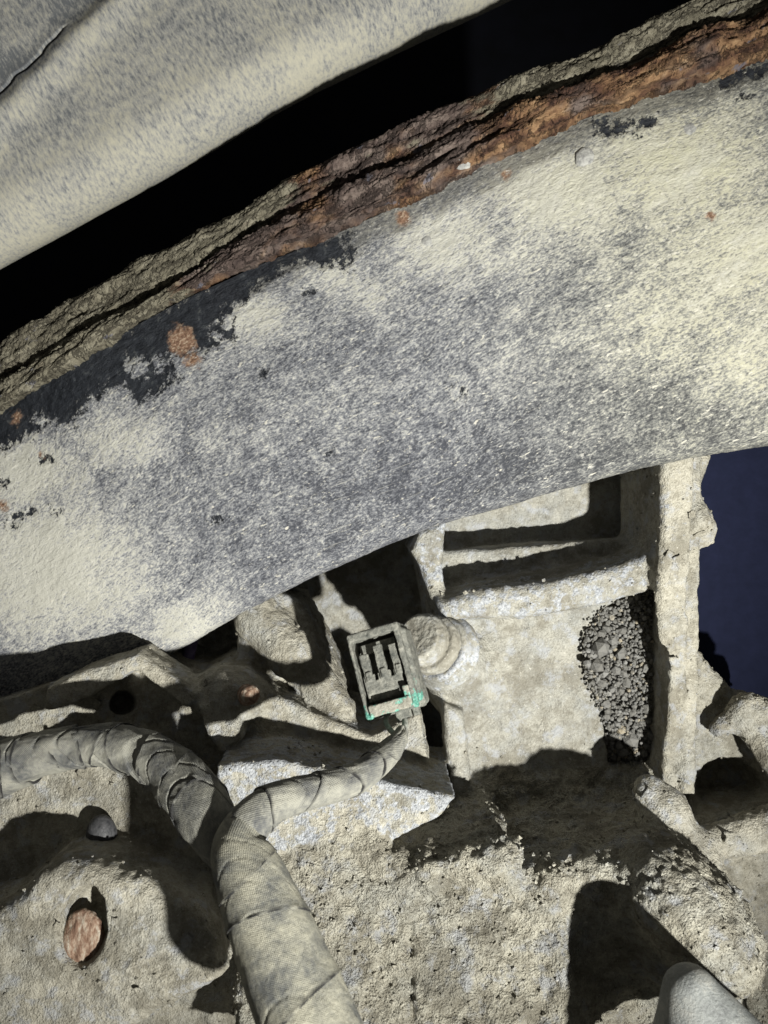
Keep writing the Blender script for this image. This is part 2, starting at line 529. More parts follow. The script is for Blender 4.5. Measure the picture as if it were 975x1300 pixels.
# ------------------------------------------------------------------ frame rail
RAIL = [  # seam px, bottom px, depth
    ((-110, 588), (-20, 975), 478), ((0, 522), (100, 900), 466), ((100, 456), (235, 822), 452), ((200, 396), (318, 776), 444),
    ((300, 348), (400, 735), 436), ((400, 308), (480, 700), 428), ((490, 268), (560, 669), 420), ((600, 214), (650, 641), 412),
    ((700, 168), (740, 617), 405), ((800, 128), (830, 592), 399), ((900, 96), (905, 578), 393), ((1000, 58), (1000, 562), 388), ((1080, 26), (1080, 550), 384)]

def build_rail():
    root = empty('frame_rail', U(400, 735, 436), 'big curved steel frame rail, dusty grey with a rusty flaking top seam', 'frame rail')
    tab = np.array([[*a, *b, z] for a, b, z in RAIL], float)
    n = 640
    tab, _ = spline(tab, n)
    S = np.stack([U(r[0], r[1], r[4]) for r in tab]); B = np.stack([U(r[2], r[3], r[4] + 8) for r in tab])
    sm = np.concatenate([[0], np.cumsum(np.linalg.norm(np.diff((S + B) / 2, axis=0), axis=1))])
    H = np.linalg.norm(B - S, axis=1)
    R = 13.0
    prof = []                                   # (fraction along chord, mm beyond, depth)
    back = [(0.0, 0.0, d) for d in np.linspace(45, 2, 14)]
    front = [(c, 0.0, None) for c in np.linspace(0, 1, 400)]
    V = []; C = []
    for f0, _, d in back:
        V.append(S + np.array([0, 0, 1.0]) * d); C.append(np.stack([sm, np.full(n, -d), np.zeros(n)], -1))
    for c in np.linspace(0, 1, 420):
        # chord shortened so that the round fold ends at the silhouette
        dd = c * (H - R)
        p = S + (B - S) * (dd / H)[:, None]
        p = p.copy(); p[:, 2] += -7 * math.sin(math.pi * c) + 5 * c ** 3
        V.append(p); C.append(np.stack([sm, dd, np.zeros(n)], -1))
    dirv = (B - S) / H[:, None]
    dv = dirv.copy(); dv[:, 2] = 0; dv /= np.linalg.norm(dv, axis=1, keepdims=True)
    base = V[-1]
    for a in np.linspace(0, math.pi / 2, 26)[1:]:
        p = base + dv * (R * math.sin(a)); p = p.copy(); p[:, 2] += R * (1 - math.cos(a))
        V.append(p); C.append(np.stack([sm, H - R + R * a, np.zeros(n)], -1))
    last = V[-1]
    for d in np.linspace(4, 60, 12):
        V.append(last + np.array([0, 0, d]) - dv * 0.05 * d); C.append(np.stack([sm, H + d, np.zeros(n)], -1))
    k = len(V)
    v = np.stack(V).reshape(-1, 3); co = np.stack(C).reshape(-1, 3)
    f = gridfaces(k, n)
    # photo-plane outline of each stain, measured on the metal itself
    zz = v[:, 2]
    px = v[:, 0] / zz * F + 487.5; py = 650 - v[:, 1] / zz * F
    peel = polysdf(px, py, [(-120, 560), (0, 505), (100, 440), (200, 388), (300, 335), (400, 300), (447, 302), (444, 338), (408, 340), (385, 332),
                            (352, 352), (330, 366), (306, 384), (292, 408), (300, 428), (262, 446), (214, 452), (226, 478), (196, 505), (178, 512), (150, 490),
                            (112, 512), (92, 540), (60, 540), (30, 560), (0, 572), (-120, 640)])
    for cx, cy, r in ((390, 373, 6), (332, 475, 5), (57, 583, 8), (2, 612, 7), (20, 655, 9), (38, 650, 6), (585, 500, 6), (73, 648, 5), (420, 575, 4), (276, 662, 6), (947, 120, 6), (15, 662, 6)):
        peel = np.minimum(peel, np.hypot(px - cx, (py - cy) * 1.3) - r)
    for pts in ([(750, 150), (790, 152), (830, 146), (836, 156), (800, 168), (760, 172)], [(905, 100), (975, 72), (990, 80), (960, 100), (920, 112)]):
        peel = np.minimum(peel, polysdf(px, py, pts))
    islands = 1e9
    for cx, cy, r in ((178, 468, 9), (200, 460, 5), (272, 424, 5), (292, 409, 9), (168, 462, 6), (50, 535, 5)):
        islands = np.minimum(islands, np.hypot(px - cx, py - cy) - r)
    peel = np.maximum(peel, -islands)
    rust = np.minimum.reduce([np.hypot((px - 230) * 1.0, (py - 432) * 0.9) - 17, np.hypot(px - 244, py - 458) - 9, np.hypot(px - 20, py - 530) - 6,
                              np.hypot(px - 640, py - 221) - 6, np.hypot(px - 512, py - 278) - 9, np.hypot(px - 2, py - 640) - 7, np.hypot(px - 52, py - 576) - 3, np.hypot(px - 902, py - 273) - 5])
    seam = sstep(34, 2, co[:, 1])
    # where the dust lies thick, 0..1
    blobs = [(60, 720, 150, 1.0), (30, 600, 80, .9), (150, 560, 70, .55), (560, 300, 90, .75), (700, 240, 110, .85), (850, 210, 130, .75), (960, 320, 140, .6), (480, 380, 60, .5),
             (860, 400, 130, .4), (640, 330, 60, .5), (320, 400, 50, .7), (420, 350, 50, .6), (240, 790, 60, .8), (960, 460, 90, .55)]
    blobs = [(a0, b0, r0, e0 * 1.45) for a0, b0, r0, e0 in blobs]
    dust = np.full(len(v), 0.10)
    for cx, cy, r, a in blobs:
        dust = np.maximum(dust, a * np.exp(-(((px - cx) / r) ** 2 + ((py - cy) / (r * .62)) ** 2)))
    dust -= 0.42 * np.exp(-(((px - 620) / 360) ** 2 + ((py - 600 + (px - 620) * 0.22) / 75) ** 2))  # makes a darker band along the lower edge of the rail
    dust -= 0.22 * np.exp(-(((px - 490) / 70) ** 2 + ((py - 400) / 45) ** 2)) + 0.2 * np.exp(-(((px - 180) / 60) ** 2 + ((py - 700) / 70) ** 2))
    yel = sstep(520, 900, px)
    nz = vnormals(v, f); nz *= np.where((nz[:, 2] > 0) & (co[:, 1] < 60), 1, 1)[:, None]
    if nz[len(nz) // 2, 2] > 0: nz = -nz
    disp = 1.3 * fbm(co, 45, 3, 11) + 0.35 * fbm(co * np.array([0.6, 1, 1]), 5, 4, 12) + 0.22 * fbm(co, 1.9, 2, 13)
    disp += 0.55 * sstep(-3, 3, peel) - 0.55
    disp += 2.2 * np.exp(-np.abs(co[:, 1]) / 4) * 0
    v = v + nz * disp[:, None]

    m = Mat('dusted_rail_paint', 0.85, 0.2)
    fl = m.scale(m.co, (0.7, 1.0, 1.0), rot=(0, 0, 0.35))
    n1 = m.noise(3.0, 10, 0.72, vec=fl); n2 = m.noise(24, 6, 0.62); n3 = m.noise(0.9, 5, 0.7); n4 = m.noise(9, 7, 0.7, vec=fl)
    fine = m.noise(1.15, 3, 0.6, vec=m.scale(m.co, (0.6, 1.1, 1), off=(3, 8, 1), rot=(0, 0, 0.2)))
    def term(acc, n, k): return m.math('ADD', acc, m.math('MULTIPLY', m.math('SUBTRACT', n, 0.5), k))
    d = m.math('ADD', m.math('MULTIPLY', m.attr('dust'), 0.46), 0.345)
    d = term(d, fine, 1.3); d = term(d, n1, 1.3); d = term(d, n4, 0.8); d = term(d, n2, 0.6); d = term(d, n3, 0.4)
    pale = m.mix(m.attr('yel'), (0.46, 0.455, 0.405), (0.41, 0.40, 0.30))
    pale = m.mix(m.step(n2, 0.4, 0.7), pale, (0.40, 0.395, 0.35))
    thin = m.ramp(d, [(0.06, (0.05, 0.053, 0.064)), (0.30, (0.125, 0.13, 0.145)), (0.48, (0.225, 0.23, 0.238)), (0.64, (0.335, 0.335, 0.325)), (0.85, (0.42, 0.415, 0.38))])
    thin = m.mix(m.math('MULTIPLY', m.attr('yel'), 0.55), thin, m.mix(1.0, thin, (1.08, 1.03, 0.76), 'MULTIPLY'))
    c = m.mix(m.step(d, 0.60, 0.92), thin, pale)
    # pale mineral flecks and dark pin spots
    fk = m.step(m.noise(2.6, 4, 0.6, vec=m.scale(m.co, (0.42, 1.2, 1), off=(7, 3, 1), rot=(0, 0, 0.2))), 0.65, 0.69)
    c = m.mix(m.math('MULTIPLY', fk, 0.8), c, (0.55, 0.53, 0.46))
    c = m.mix(m.math('MULTIPLY', m.step(m.noise(3.3, 6, 0.75, vec=m.scale(m.co, (0.8, 1, 1), off=(31, 9, 2))), 0.655, 0.69), 0.8), c, (0.045, 0.048, 0.06))
    sc = m.noise(1.6, 4, 0.6, vec=m.scale(m.co, (0.05, 1.0, 1), off=(11, 2, 7), rot=(0, 0, 0.12)))
    c = m.mix(m.math('MULTIPLY', m.step(sc, 0.63, 0.70), 0.35), c, (0.50, 0.49, 0.44))
    sd = m.noise(2.2, 4, 0.6, vec=m.scale(m.co, (0.035, 1.0, 1), off=(61, 2, 7), rot=(0, 0, -0.06)))
    c = m.mix(m.math('MULTIPLY', m.step(sd, 0.64, 0.72), 0.35), c, (0.10, 0.105, 0.115))
    # web gets darker next to the seam, with a ragged border
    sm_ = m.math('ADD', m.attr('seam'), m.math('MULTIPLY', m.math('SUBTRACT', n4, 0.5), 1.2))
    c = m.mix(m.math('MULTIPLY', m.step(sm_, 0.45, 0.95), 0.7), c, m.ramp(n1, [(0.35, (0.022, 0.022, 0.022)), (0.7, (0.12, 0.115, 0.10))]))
    pe = m.math('ADD', m.math('DIVIDE', m.attr('peel'), 34.0), m.math('MULTIPLY', m.math('SUBTRACT', m.noise(5.5, 10, 0.78), 0.5), 3.6))
    pm = m.step(pe, -0.02, -0.12)
    blk = m.ramp(m.noise(6, 8, 0.7), [(0.38, (0.008, 0.0095, 0.013)), (0.58, (0.020, 0.023, 0.029)), (0.72, (0.075, 0.08, 0.08))])
    c = m.mix(pm, c, blk)
    ru = m.math('ADD', m.math('DIVIDE', m.attr('rust'), 14.0), m.math('MULTIPLY', m.math('SUBTRACT', m.noise(5, 8, 0.7, vec=m.scale(m.co, (1, 1, 1), off=(3, 3, 3))), 0.5), 2.4))
    rm = m.step(ru, 0.30, -0.30)
    c = m.mix(rm, c, m.ramp(m.noise(2, 6, 0.7), [(0.34, (0.09, 0.05, 0.033)), (0.50, (0.20, 0.12, 0.08)), (0.64, (0.38, 0.30, 0.22))]))
    fw = m.step(m.noise(1.7, 5, 0.65, vec=m.scale(m.co, (0.6, 1.1, 1), off=(57, 3, 1), rot=(0, 0, 0.3))), 0.60, 0.66)
    c = m.mix(m.math('MULTIPLY', m.math('MULTIPLY', fw, m.math('SUBTRACT', 1.0, pm)), 0.55), c, (0.50, 0.49, 0.45))
    m.color(c)
    m.rough(m.math('SUBTRACT', 0.92, m.math('MULTIPLY', pm, 0.4)))
    h = m.math('ADD', m.math('MULTIPLY', d, 0.55), m.math('MULTIPLY', n3, 0.35))
    h = m.math('ADD', h, m.math('MULTIPLY', pm, -0.5))
    h = m.math('ADD', h, m.math('MULTIPLY', n1, 0.5))
    m.bump(h, 0.7, 1.0)
    make('rail_web', v, f, m.m, root, co=co, attrs={'peel': peel, 'rust': rust, 'seam': seam, 'dust': dust, 'yel': yel})

    # ---- the two rusted laminations of the flange
    m = Mat('flaking_rust', 0.92, 0.15)
    n1 = m.noise(7, 8, 0.7, vec=m.scale(m.co, (0.5, 1, 1))); n2 = m.noise(26, 4, 0.6, vec=m.scale(m.co, (0.6, 1, 1), off=(5, 0, 0))); n3 = m.noise(1.2, 6, 0.75)
    oran = m.ramp(n1, [(0.32, (0.025, 0.016, 0.013)), (0.43, (0.085, 0.045, 0.03)), (0.53, (0.18, 0.105, 0.058)), (0.63, (0.30, 0.19, 0.105)), (0.76, (0.44, 0.35, 0.23))])
    purp = m.ramp(n1, [(0.3, (0.028, 0.021, 0.02)), (0.5, (0.10, 0.075, 0.066)), (0.7, (0.23, 0.185, 0.16))])
    c = m.mix(m.step(m.math('ADD', n2, m.attr('purple')), 0.44, 0.60), oran, purp)
    mudc = m.ramp(m.math('ADD', m.math('MULTIPLY', n1, .6), m.math('MULTIPLY', n3, .4)), [(0.32, (0.045, 0.04, 0.032)), (0.5, (0.17, 0.155, 0.115)), (0.68, (0.32, 0.30, 0.235))])
    mk = m.step(m.math('ADD', m.attr('dusty'), m.math('MULTIPLY', m.math('SUBTRACT', m.noise(11, 7, 0.65, vec=m.scale(m.co, (0.5, 1, 1), off=(50, 0, 0))), 0.5), 1.6)), 0.4, 0.6)
    c = m.mix(mk, c, mudc)
    gk = m.step(m.noise(9, 5, 0.6, vec=m.scale(m.co, (0.6, 1, 1), off=(90, 4, 0))), 0.64, 0.69)
    c = m.mix(m.math('MULTIPLY', gk, 0.8), c, (0.13, 0.13, 0.16))
    m.color(c)
    fl = m.vor(5.0, 'DISTANCE_TO_EDGE', vec=m.mix(0.4, m.scale(m.co, (0.22, 1, 1)), m.scale(m.noise(9, 6, 0.65), (40, 40, 40))))
    ck = m.step(fl, 0.10, 0.0)
    c = m.mix(m.math('MULTIPLY', ck, 0.5), c, (0.02, 0.015, 0.013)); m.color(c)
    h = m.math('ADD', m.math('MULTIPLY', n1, 1.3), m.math('MULTIPLY', n3, 0.6))
    h = m.math('ADD', h, m.math('MULTIPLY', ck, -0.6))
    m.bump(h, 2.2, 1.0)
    OUT = [(-110, 505), (0, 441), (120, 364), (200, 325), (300, 275), (362, 236), (402, 216), (490, 174), (540, 151), (661, 103), (786, 46), (887, 2), (975, -38), (1080, -85)]
    GRO = [(-110, 548), (0, 486), (100, 428), (186, 382), (306, 302), (400, 258), (485, 221), (560, 184), (636, 151), (700, 127), (786, 95), (887, 45), (975, 17), (1080, -25)]
    LOW = [(-110, 590), (0, 521), (100, 454), (200, 393), (300, 343), (400, 303), (490, 263), (600, 209), (700, 162), (800, 122), (900, 90), (1000, 53), (1080, 22)]
    def zat(x): return np.interp(x, [r[0][0] for r in RAIL], [r[2] for r in RAIL])
    def strip(name, top, bot, dz, thick, dusty_fn, seed, rough_amp):
        T, _ = spline(top, 900); Bo, _ = spline(bot, 900)
        T3 = np.stack([U(p[0], p[1], zat(p[0]) + dz) for p in T]); B3 = np.stack([U(p[0], p[1], zat(p[0]) + dz) for p in Bo])
        nS = 900; mR = 128
        s = np.concatenate([[0], np.cumsum(np.linalg.norm(np.diff((T3 + B3) / 2, axis=0), axis=1))])
        c3 = (T3 + B3) / 2; hw = (T3 - B3) / 2
        ang = np.linspace(0, 2 * math.pi, mR, endpoint=False)
        ca = np.sign(np.cos(ang)) * np.abs(np.cos(ang)) ** 0.6; sa = np.sign(np.sin(ang)) * np.abs(np.sin(ang)) ** 0.6
        v = c3[:, None] + hw[:, None] * ca[None, :, None] + np.array([0, 0, -1.0])[None, None] * (thick * np.where(sa < 0, 3.0, 1.0) * sa)[None, :, None]
        hl = np.linalg.norm(hw, axis=1)
        co = np.stack([np.repeat(s[:, None], mR, 1), hl[:, None] * ca[None, :], np.repeat((-thick * sa)[None], nS, 0)], -1).reshape(-1, 3)
        v = v.reshape(-1, 3); f = gridfaces(nS, mR, True)
        n = vnormals(v, f)
        if (n.reshape(nS, mR, 3)[nS // 2, mR // 4, 2]) > 0: n = -n
        st = co * np.array([0.35, 1, 1])
        g = fbm(st, 6.5, 4, seed); terr = np.floor(g * 5 + fbm(st, 2.0, 2, seed + 5) * .6) / 5
        d = rough_amp * (1.6 * fbm(st, 22, 2, seed + 1) + 2.8 * terr + 0.7 * ridged(st, 3.4, 3, seed + 2) + 0.5 * fbm(co, 1.5, 2, seed + 3))
        # long splits between the rust layers
        crk = np.abs(co[:, 1] + 2.2 * fbm(np.stack([co[:, 0], 0 * co[:, 0], 0 * co[:, 0]], -1), 25, 3, seed + 8) - 1.0)
        d -= rough_amp * 2.6 * np.exp(-(crk / 0.9) ** 2) * sstep(-0.1, 0.25, fbm(np.stack([co[:, 0]] * 3, -1), 45, 2, seed + 9)) * (sa[None].repeat(nS, 0).ravel() > 0)
        v = v + n * d[:, None]
        px = (v[:, 0] / v[:, 2] * F + 487.5)
        return make(name, v, f, m.m, root, co=co, attrs={'dusty': dusty_fn(px, co), 'purple': 0.05 - 0.13 * sstep(520, 760, px)})
    strip('flange_plate', OUT, [(x, y + 5) for x, y in GRO], -1, 7, lambda x, c: 0.38 + 0.9 * sstep(560, 720, x) + 0.75 * sstep(420, 220, x) - 0.1, 41, 1.25)
    strip('rust_seam', GRO, LOW, -9, 7, lambda x, c: 0.12 + 0.7 * sstep(320, 150, x) - 0.02 * sstep(500, 700, x), 61, 1.5)

    # ---- weld nubs on the web
    m = Mat('weld_nub', 0.7, 0.3)
    m.color(m.ramp(m.noise(2.4, 6, 0.7), [(0.35, (0.15, 0.15, 0.15)), (0.6, (0.34, 0.34, 0.32))])); m.bump(m.noise(1.0, 4), 0.4)
    for cx, cy, r, off in ((745, 199, 5.2, 0), (881, 165, 4.6, 0), (545, 306, 3.8, 0), (588, 205, 4.0, -14), (660, 262, 2.8, 0), (922, 300, 3.4, 0)):
        z = zat(cx) - 2 + off
        c = U(cx, cy, z)
        th = np.linspace(0, math.pi / 2, 9); ph = np.linspace(0, 2 * math.pi, 24, endpoint=False)
        g = np.stack([np.sin(th)[:, None] * np.cos(ph)[None] * r * 1.15, np.sin(th)[:, None] * np.sin(ph)[None] * r, -np.cos(th)[:, None] * (0 * ph + 1)[None] * r * 0.42 + 1.6], -1).reshape(-1, 3)
        vv = c + g * (1 + 0.3 * fbm(g + cx, 2.5, 3, 3))[:, None]
        make('weld_nub', vv, gridfaces(9, 24, True), m.m, root)
build_rail()

# ------------------------------------------------------------------ mud-caked casting
PARTS = ['rear_wall', 'sensor_plate', 'upright_rib', 'shelf_rib', 'side_flange', 'lower_cover', 'round_mound', 'bolt_flange', 'plug_face',
         'bolt_lobe', 'pocket', 'muddy_lug', 'ledge_floor', 'sharp_ledge', 'right_lobe']
def build_casting():
    root = empty('gear_casing', U(560, 1200, 400), 'mud caked cast metal gear casing with ribs and bolt lobes under the rail', 'gear casing')
    V = Vol((-265, -285, 335), (262, 60, 605), 1.1)
    P = {n: i for i, n in enumerate(PARTS)}
    a = V.add; c = V.cut
    # rear walls
    a(prism([(250, 600), (850, 520), (850, 800), (540, 900), (250, 950)], 560, 600, 4), P['rear_wall'])
    a(prism([(520, 560), (850, 540), (850, 790), (540, 800)], 512, 560, 4, tilt=(0, -0.15)), P['rear_wall'])
    a(prism([(548, 702), (700, 690), (845, 682), (845, 760), (548, 770)], 482, 530, 3), P['rear_wall'])
    a(prism([(480, 850), (620, 850), (620, 1040), (480, 1040)], 540, 580, 4), P['rear_wall'])
    # left end of the pocket
    a(prism([(520, 700), (530, 676), (566, 660), (562, 720), (568, 772), (545, 757), (534, 725)], 458, 570, 4), P['shelf_rib'], 5)
    # plate with the sensor
    a(prism([(545, 760), (640, 735), (836, 700), (840, 1014), (700, 1016), (590, 1020), (574, 960), (563, 900), (550, 850)], 468, 520, 5), P['sensor_plate'], 5)
    a(cone(U(592, 850, 488), U(568, 834, 462), 30, 19), P['sensor_plate'], 8)
    a(prism([(563, 893), (588, 905), (600, 1000), (596, 1016), (576, 1012), (566, 950)], 452, 480, 4), P['sensor_plate'], 5)
    a(prism([(555, 764), (600, 749), (700, 738), (790, 716), (836, 694), (838, 752), (800, 757), (760, 772), (680, 785), (560, 790)], 446, 500, 7), P['shelf_rib'], 9)
    # upright rib
    a(prism([(828, 540), (868, 540), (874, 760), (882, 1000), (884, 1060), (850, 1040), (835, 990), (832, 760)], 437, 500, 4.5, tilt=(0, -0.17)), P['upright_rib'], 7)
    a(prism([(862, 560), (893, 575), (890, 700), (888, 830), (884, 1010), (866, 1010)], 448, 500, 3), P['upright_rib'], 3)
    a(cone(U(826, 1006, 428), U(846, 1030, 424), 9, 11), P['upright_rib'], 7)
    a(cone(U(846, 1030, 424), U(900, 1110, 415), 10, 9), P['upright_rib'], 8)
    # gravel pocket
    c(prism([(742, 812), (768, 778), (815, 744), (834, 752), (834, 1004), (808, 996), (778, 978), (768, 905), (748, 858)], 440, 508, 4, zp=462), P['pocket'], 3)
    # jagged mud behind the rib, right
    a(prism([(868, 560), (905, 578), (890, 625), (903, 655), (911, 690), (892, 698), (868, 706)], 455, 486, 3), P['side_flange'], 4)
    a(cone(U(900, 672, 456), U(882, 660, 452), 4, 8), P['side_flange'], 6)
    a(prism([(876, 812), (898, 836), (942, 888), (1010, 905), (1010, 1070), (870, 1080)], 468, 520, 6), P['side_flange'], 5)
    for q0, q1, r0, r1 in (((912, 925, 458), (948, 900, 455), 6, 8), ((948, 900, 455), (1000, 915, 450), 8, 10), ((950, 925, 455), (1000, 985, 440), 6, 9)):
        a(cone(U(*q0), U(*q1), r0, r1), P['right_lobe'], 6)
    c(ell(U(925, 1000, 470), 20, 18, 26), P['side_flange'], 5)
    # floor under the plate
    a(prism([(450, 1000), (850, 985), (900, 1110), (470, 1140)], 452, 520, 5, tilt=(0, 0.35)), P['ledge_floor'], 5)
    # sharp bright ledge
    a(prism([(272, 974), (345, 967), (430, 983), (580, 1013), (552, 1042), (470, 1080), (330, 1090), (275, 1030)], 396, 480, 2.5, tilt=(0, 0.12)), P['sharp_ledge'], 3)
    # lower cover
    a(prism([(300, 1030), (470, 1052), (500, 1096), (560, 1086), (640, 1070), (652, 1078), (658, 1110), (765, 1100), (800, 1130), (840, 1360), (300, 1360)], 378, 500, 6, tilt=(-0.06, 0.30)), P['lower_cover'], 5)
    a(cone(U(610, 1095, 402), U(638, 1085, 398), 8, 8), P['lower_cover'], 5)
    for q0, q1, r0, r1 in (((470, 1128, 396), (545, 1106, 388), 6, 8), ((545, 1106, 388), (640, 1086, 384), 8, 9), ((640, 1090, 384), (648, 1120, 386), 8, 5), ((660, 1124, 386), (740, 1114, 384), 5, 6)):
        a(cone(U(*q0), U(*q1), r0, r1), P['lower_cover'], 4)
    # mound on the right with its hollow
    a(prism([(690, 1118), (765, 1106), (870, 1088), (928, 1180), (945, 1240), (950, 1360), (690, 1360)], 374, 500, 9, tilt=(-0.05, 0.05)), P['round_mound'], 10)
    a(ell(U(868, 1152, 386), 42, 25, 44, -0.78), P['round_mound'], 8)
    c(cone(U(740, 1152, 366), U(832, 1335, 360), 13, 29), P['round_mound'], 4)
    # far right
    a(prism([(880, 1046), (1010, 1024), (1010, 1360), (945, 1360), (950, 1230), (925, 1150), (885, 1090)], 442, 510, 6), P['right_lobe'], 5)
    a(cone(U(890, 1070, 425), U(1010, 1045, 425), 8, 13), P['right_lobe'], 8)
    a(cone(U(945, 1215, 402), U(985, 1360, 396), 5, 6), P['round_mound'], 5)
    # left bolt flange
    a(prism([(-70, 912), (0, 890), (60, 872), (110, 850), (172, 830), (215, 858), (240, 866), (275, 848), (310, 850), (350, 880), (400, 905), (470, 930), (532, 900), (548, 985), (300, 1010), (-70, 1010)], 449, 540, 2.5, tilt=(-0.06, 0.1)), P['bolt_flange'], 2)
    a(prism([(172, 830), (182, 846), (100, 892), (60, 900), (58, 874), (110, 850)], 436, 470, 2.5, tilt=(0, 0.25)), P['bolt_flange'], 3)
    a(prism([(172, 830), (215, 857), (250, 880), (240, 900), (200, 872), (168, 850)], 437, 470, 2.5, tilt=(0, 0.25)), P['bolt_flange'], 3)
    a(ell(U(292, 885, 450), 21, 17, 20), P['bolt_flange'], 4)
    a(prism([(248, 898), (280, 890), (300, 905), (306, 940), (280, 956), (262, 935)], 426, 470, 4, tilt=(0, 0.3)), P['bolt_flange'], 3)
    c(cone(U(160, 889, 425), U(155, 893, 470), 7.2, 7.2), P['bolt_flange'], 2)
    # face with the dark plug
    a(prism([(-70, 975), (60, 978), (110, 948), (190, 945), (268, 1055), (268, 1150), (-70, 1150)], 416, 500, 4, tilt=(-0.08, 0.1)), P['plug_face'], 3)
    # big lobe with the rusty socket
    a(prism([(-70, 1185), (0, 1157), (41, 1120), (74, 1107), (123, 1112), (185, 1128), (254, 1157), (279, 1194), (291, 1231), (267, 1250), (205, 1280), (164, 1312), (60, 1360), (-70, 1360)], 366, 480, 8, tilt=(-0.08, 0.10)), P['bolt_lobe'], 3)
    c(ell(U(99, 1184, 364), 11.6, 19.6, 26, -0.12), P['bolt_lobe'], 1.5)
    a(prism([(60, 1220), (340, 1180), (340, 1360), (60, 1360)], 420, 480, 5), P['bolt_lobe'], 5)
    # lumpy lug under the rail
    a(cone(U(330, 785, 478), U(372, 830, 470), 15, 14), P['muddy_lug'], 6)
    a(cone(U(372, 830, 470), U(432, 900, 462), 14, 9), P['muddy_lug'], 6)
    a(prism([(300, 760), (345, 750), (380, 760), (440, 880), (430, 920), (340, 900), (300, 850)], 478, 540, 5), P['muddy_lug'], 5)
    v, f, pid = V.mesh()
    n = vnormals(v, f)
    # outward: away from the solid
    # mud: lumps, grain, clods
    rough = np.array([0.5, 0.4, 0.6, 0.55, 0.8, 1.7, 1.3, 0.6, 0.8, 0.7, 0.7, 0.7, 1.5, 0.6, 0.9])[pid]
    # blend the roughness over the joints
    e = lap(np.stack([rough] * 3, -1), f, 8, 0.6)[:, 0]
    d = 1.5 * fbm(v, 24, 3, 1) + e * (1.5 * fbm(v, 7.5, 4, 2) + 1.1 * (0.45 - worley(v, 4.2, 3)) + 0.8 * (ridged(v, 5.0, 2, 6) - 0.75))
    clod = worley(v, 9.5, 8)
    d += e * 1.6 * sstep(0.42, 0.12, clod) * sstep(0.0, 0.5, fbm(v, 30, 2, 21))
    ppx = v[:, 0] / v[:, 2] * F + 487.5; ppy = 650 - v[:, 1] / v[:, 2] * F
    low = (pid == P['lower_cover'])
    wob = 4 * fbm(np.stack([ppy, 0 * ppy, 0 * ppy], -1), 30, 3, 77)
    d -= low * 2.6 * np.exp(-((ppx - 521 - wob) / 2.6) ** 2) * sstep(1160, 1172, ppy) * sstep(1302, 1290, ppy)
    d += low * (1.3 * (0.5 - worley(v, 6.0, 31)) + 1.2 * np.minimum(fbm(v, 10, 3, 33), 0) * 1.6)
    v = v + n * d[:, None]
    n = vnormals(v, f)
    cv = convexity(v, f, n, 10)
    bare = np.clip(cv * 0.35, -0.4, 0.45)
    base = np.array([0.0, 0.08, 0.15, 0.42, 0.1, -0.25, 0.05, 0.05, -0.05, 0.05, -0.3, 0.0, -0.3, 0.50, 0.0])
    base = lap(np.stack([base[pid]] * 3, -1), f, 6, 0.6)[:, 0]
    bare = bare + base
    # one mesh per part, cut out of the one fused surface
    fp = pid[f[:, 0]]
    for k, name in enumerate(PARTS):
        ff = f[fp == k]
        if len(ff) == 0: continue
        used = np.unique(ff); re = np.full(len(v), -1); re[used] = np.arange(len(used))
        mat = M['dust'] if name in ('sensor_plate', 'rear_wall', 'shelf_rib') else M['clods'] if name in ('lower_cover', 'ledge_floor', 'round_mound') else M['mud']
        make(name, v[used], re[ff], mat, root, attrs={'bare': bare[used]}, normals=n[used])
    print('casting', len(v), len(f))
    return root, v, f, n, pid
casting, CV, CF, CN, CP = build_casting()

# crumbs of dried mud lying on the casting
def build_crumbs():
    w = np.array([0, .08, .35, .12, .4, 1.6, 1.1, .15, .3, .25, .1, .2, 1.6, .15, .5])[CP] * (CN[:, 2] < 0.35)
    pick = rng.choice(len(CV), 7000, p=w / w.sum())
    oct_ = np.array([(1, 0, 0), (-1, 0, 0), (0, 1, 0), (0, -1, 0), (0, 0, 1), (0, 0, -1)], float)
    ot = np.array([(0, 2, 4), (2, 1, 4), (1, 3, 4), (3, 0, 4), (2, 0, 5), (1, 2, 5), (3, 1, 5), (0, 3, 5)])
    n = len(pick)
    r = 0.45 + 1.1 * rng.random(n) ** 3
    q = rng.normal(size=(n, 3, 3)); q, _ = np.linalg.qr(q)
    sh = oct_[None] * (1 + 0.5 * (rng.random((n, 6, 1)) - 0.5)) * r[:, None, None] * rng.uniform(0.6, 1.1, (n, 1, 3))
    v = np.einsum('nij,nkj->nki', q, sh) + (CV[pick] + CN[pick] * (r * 0.3)[:, None])[:, None]
    t = (ot[None] + (np.arange(n) * 6)[:, None, None]).reshape(-1, 3)
    o = make('mud_crumbs', v.reshape(-1, 3), None, M['mud'], casting, tris=t, smooth=False, attrs={'bare': np.repeat(rng.uniform(-0.6, 0.35, n), 6)})
    o['kind'] = 'stuff'
build_crumbs()

# ------------------------------------------------------------------ generic small volume part
def small(name, prims, mat, parent=None, h=0.5, cuts=(), k=0.6, disp=None, attrs=None, pad=2.0, at=None):
    lo = np.min([p[1][0] for p in prims], 0) - pad; hi = np.max([p[1][1] for p in prims], 0) + pad
    V = Vol(lo, hi, h)
    for p in prims: V.add(p, 0, k)
    for p in cuts: V.cut(p, None, k)
    v, f, _ = V.mesh()
    n = vnormals(v, f)
    if disp is not None: v = v + n * disp(v)[:, None]
    return make(name, v, f, mat, parent, attrs=attrs(v) if attrs else {'bare': np.full(len(v), 0.0)}, at=at)

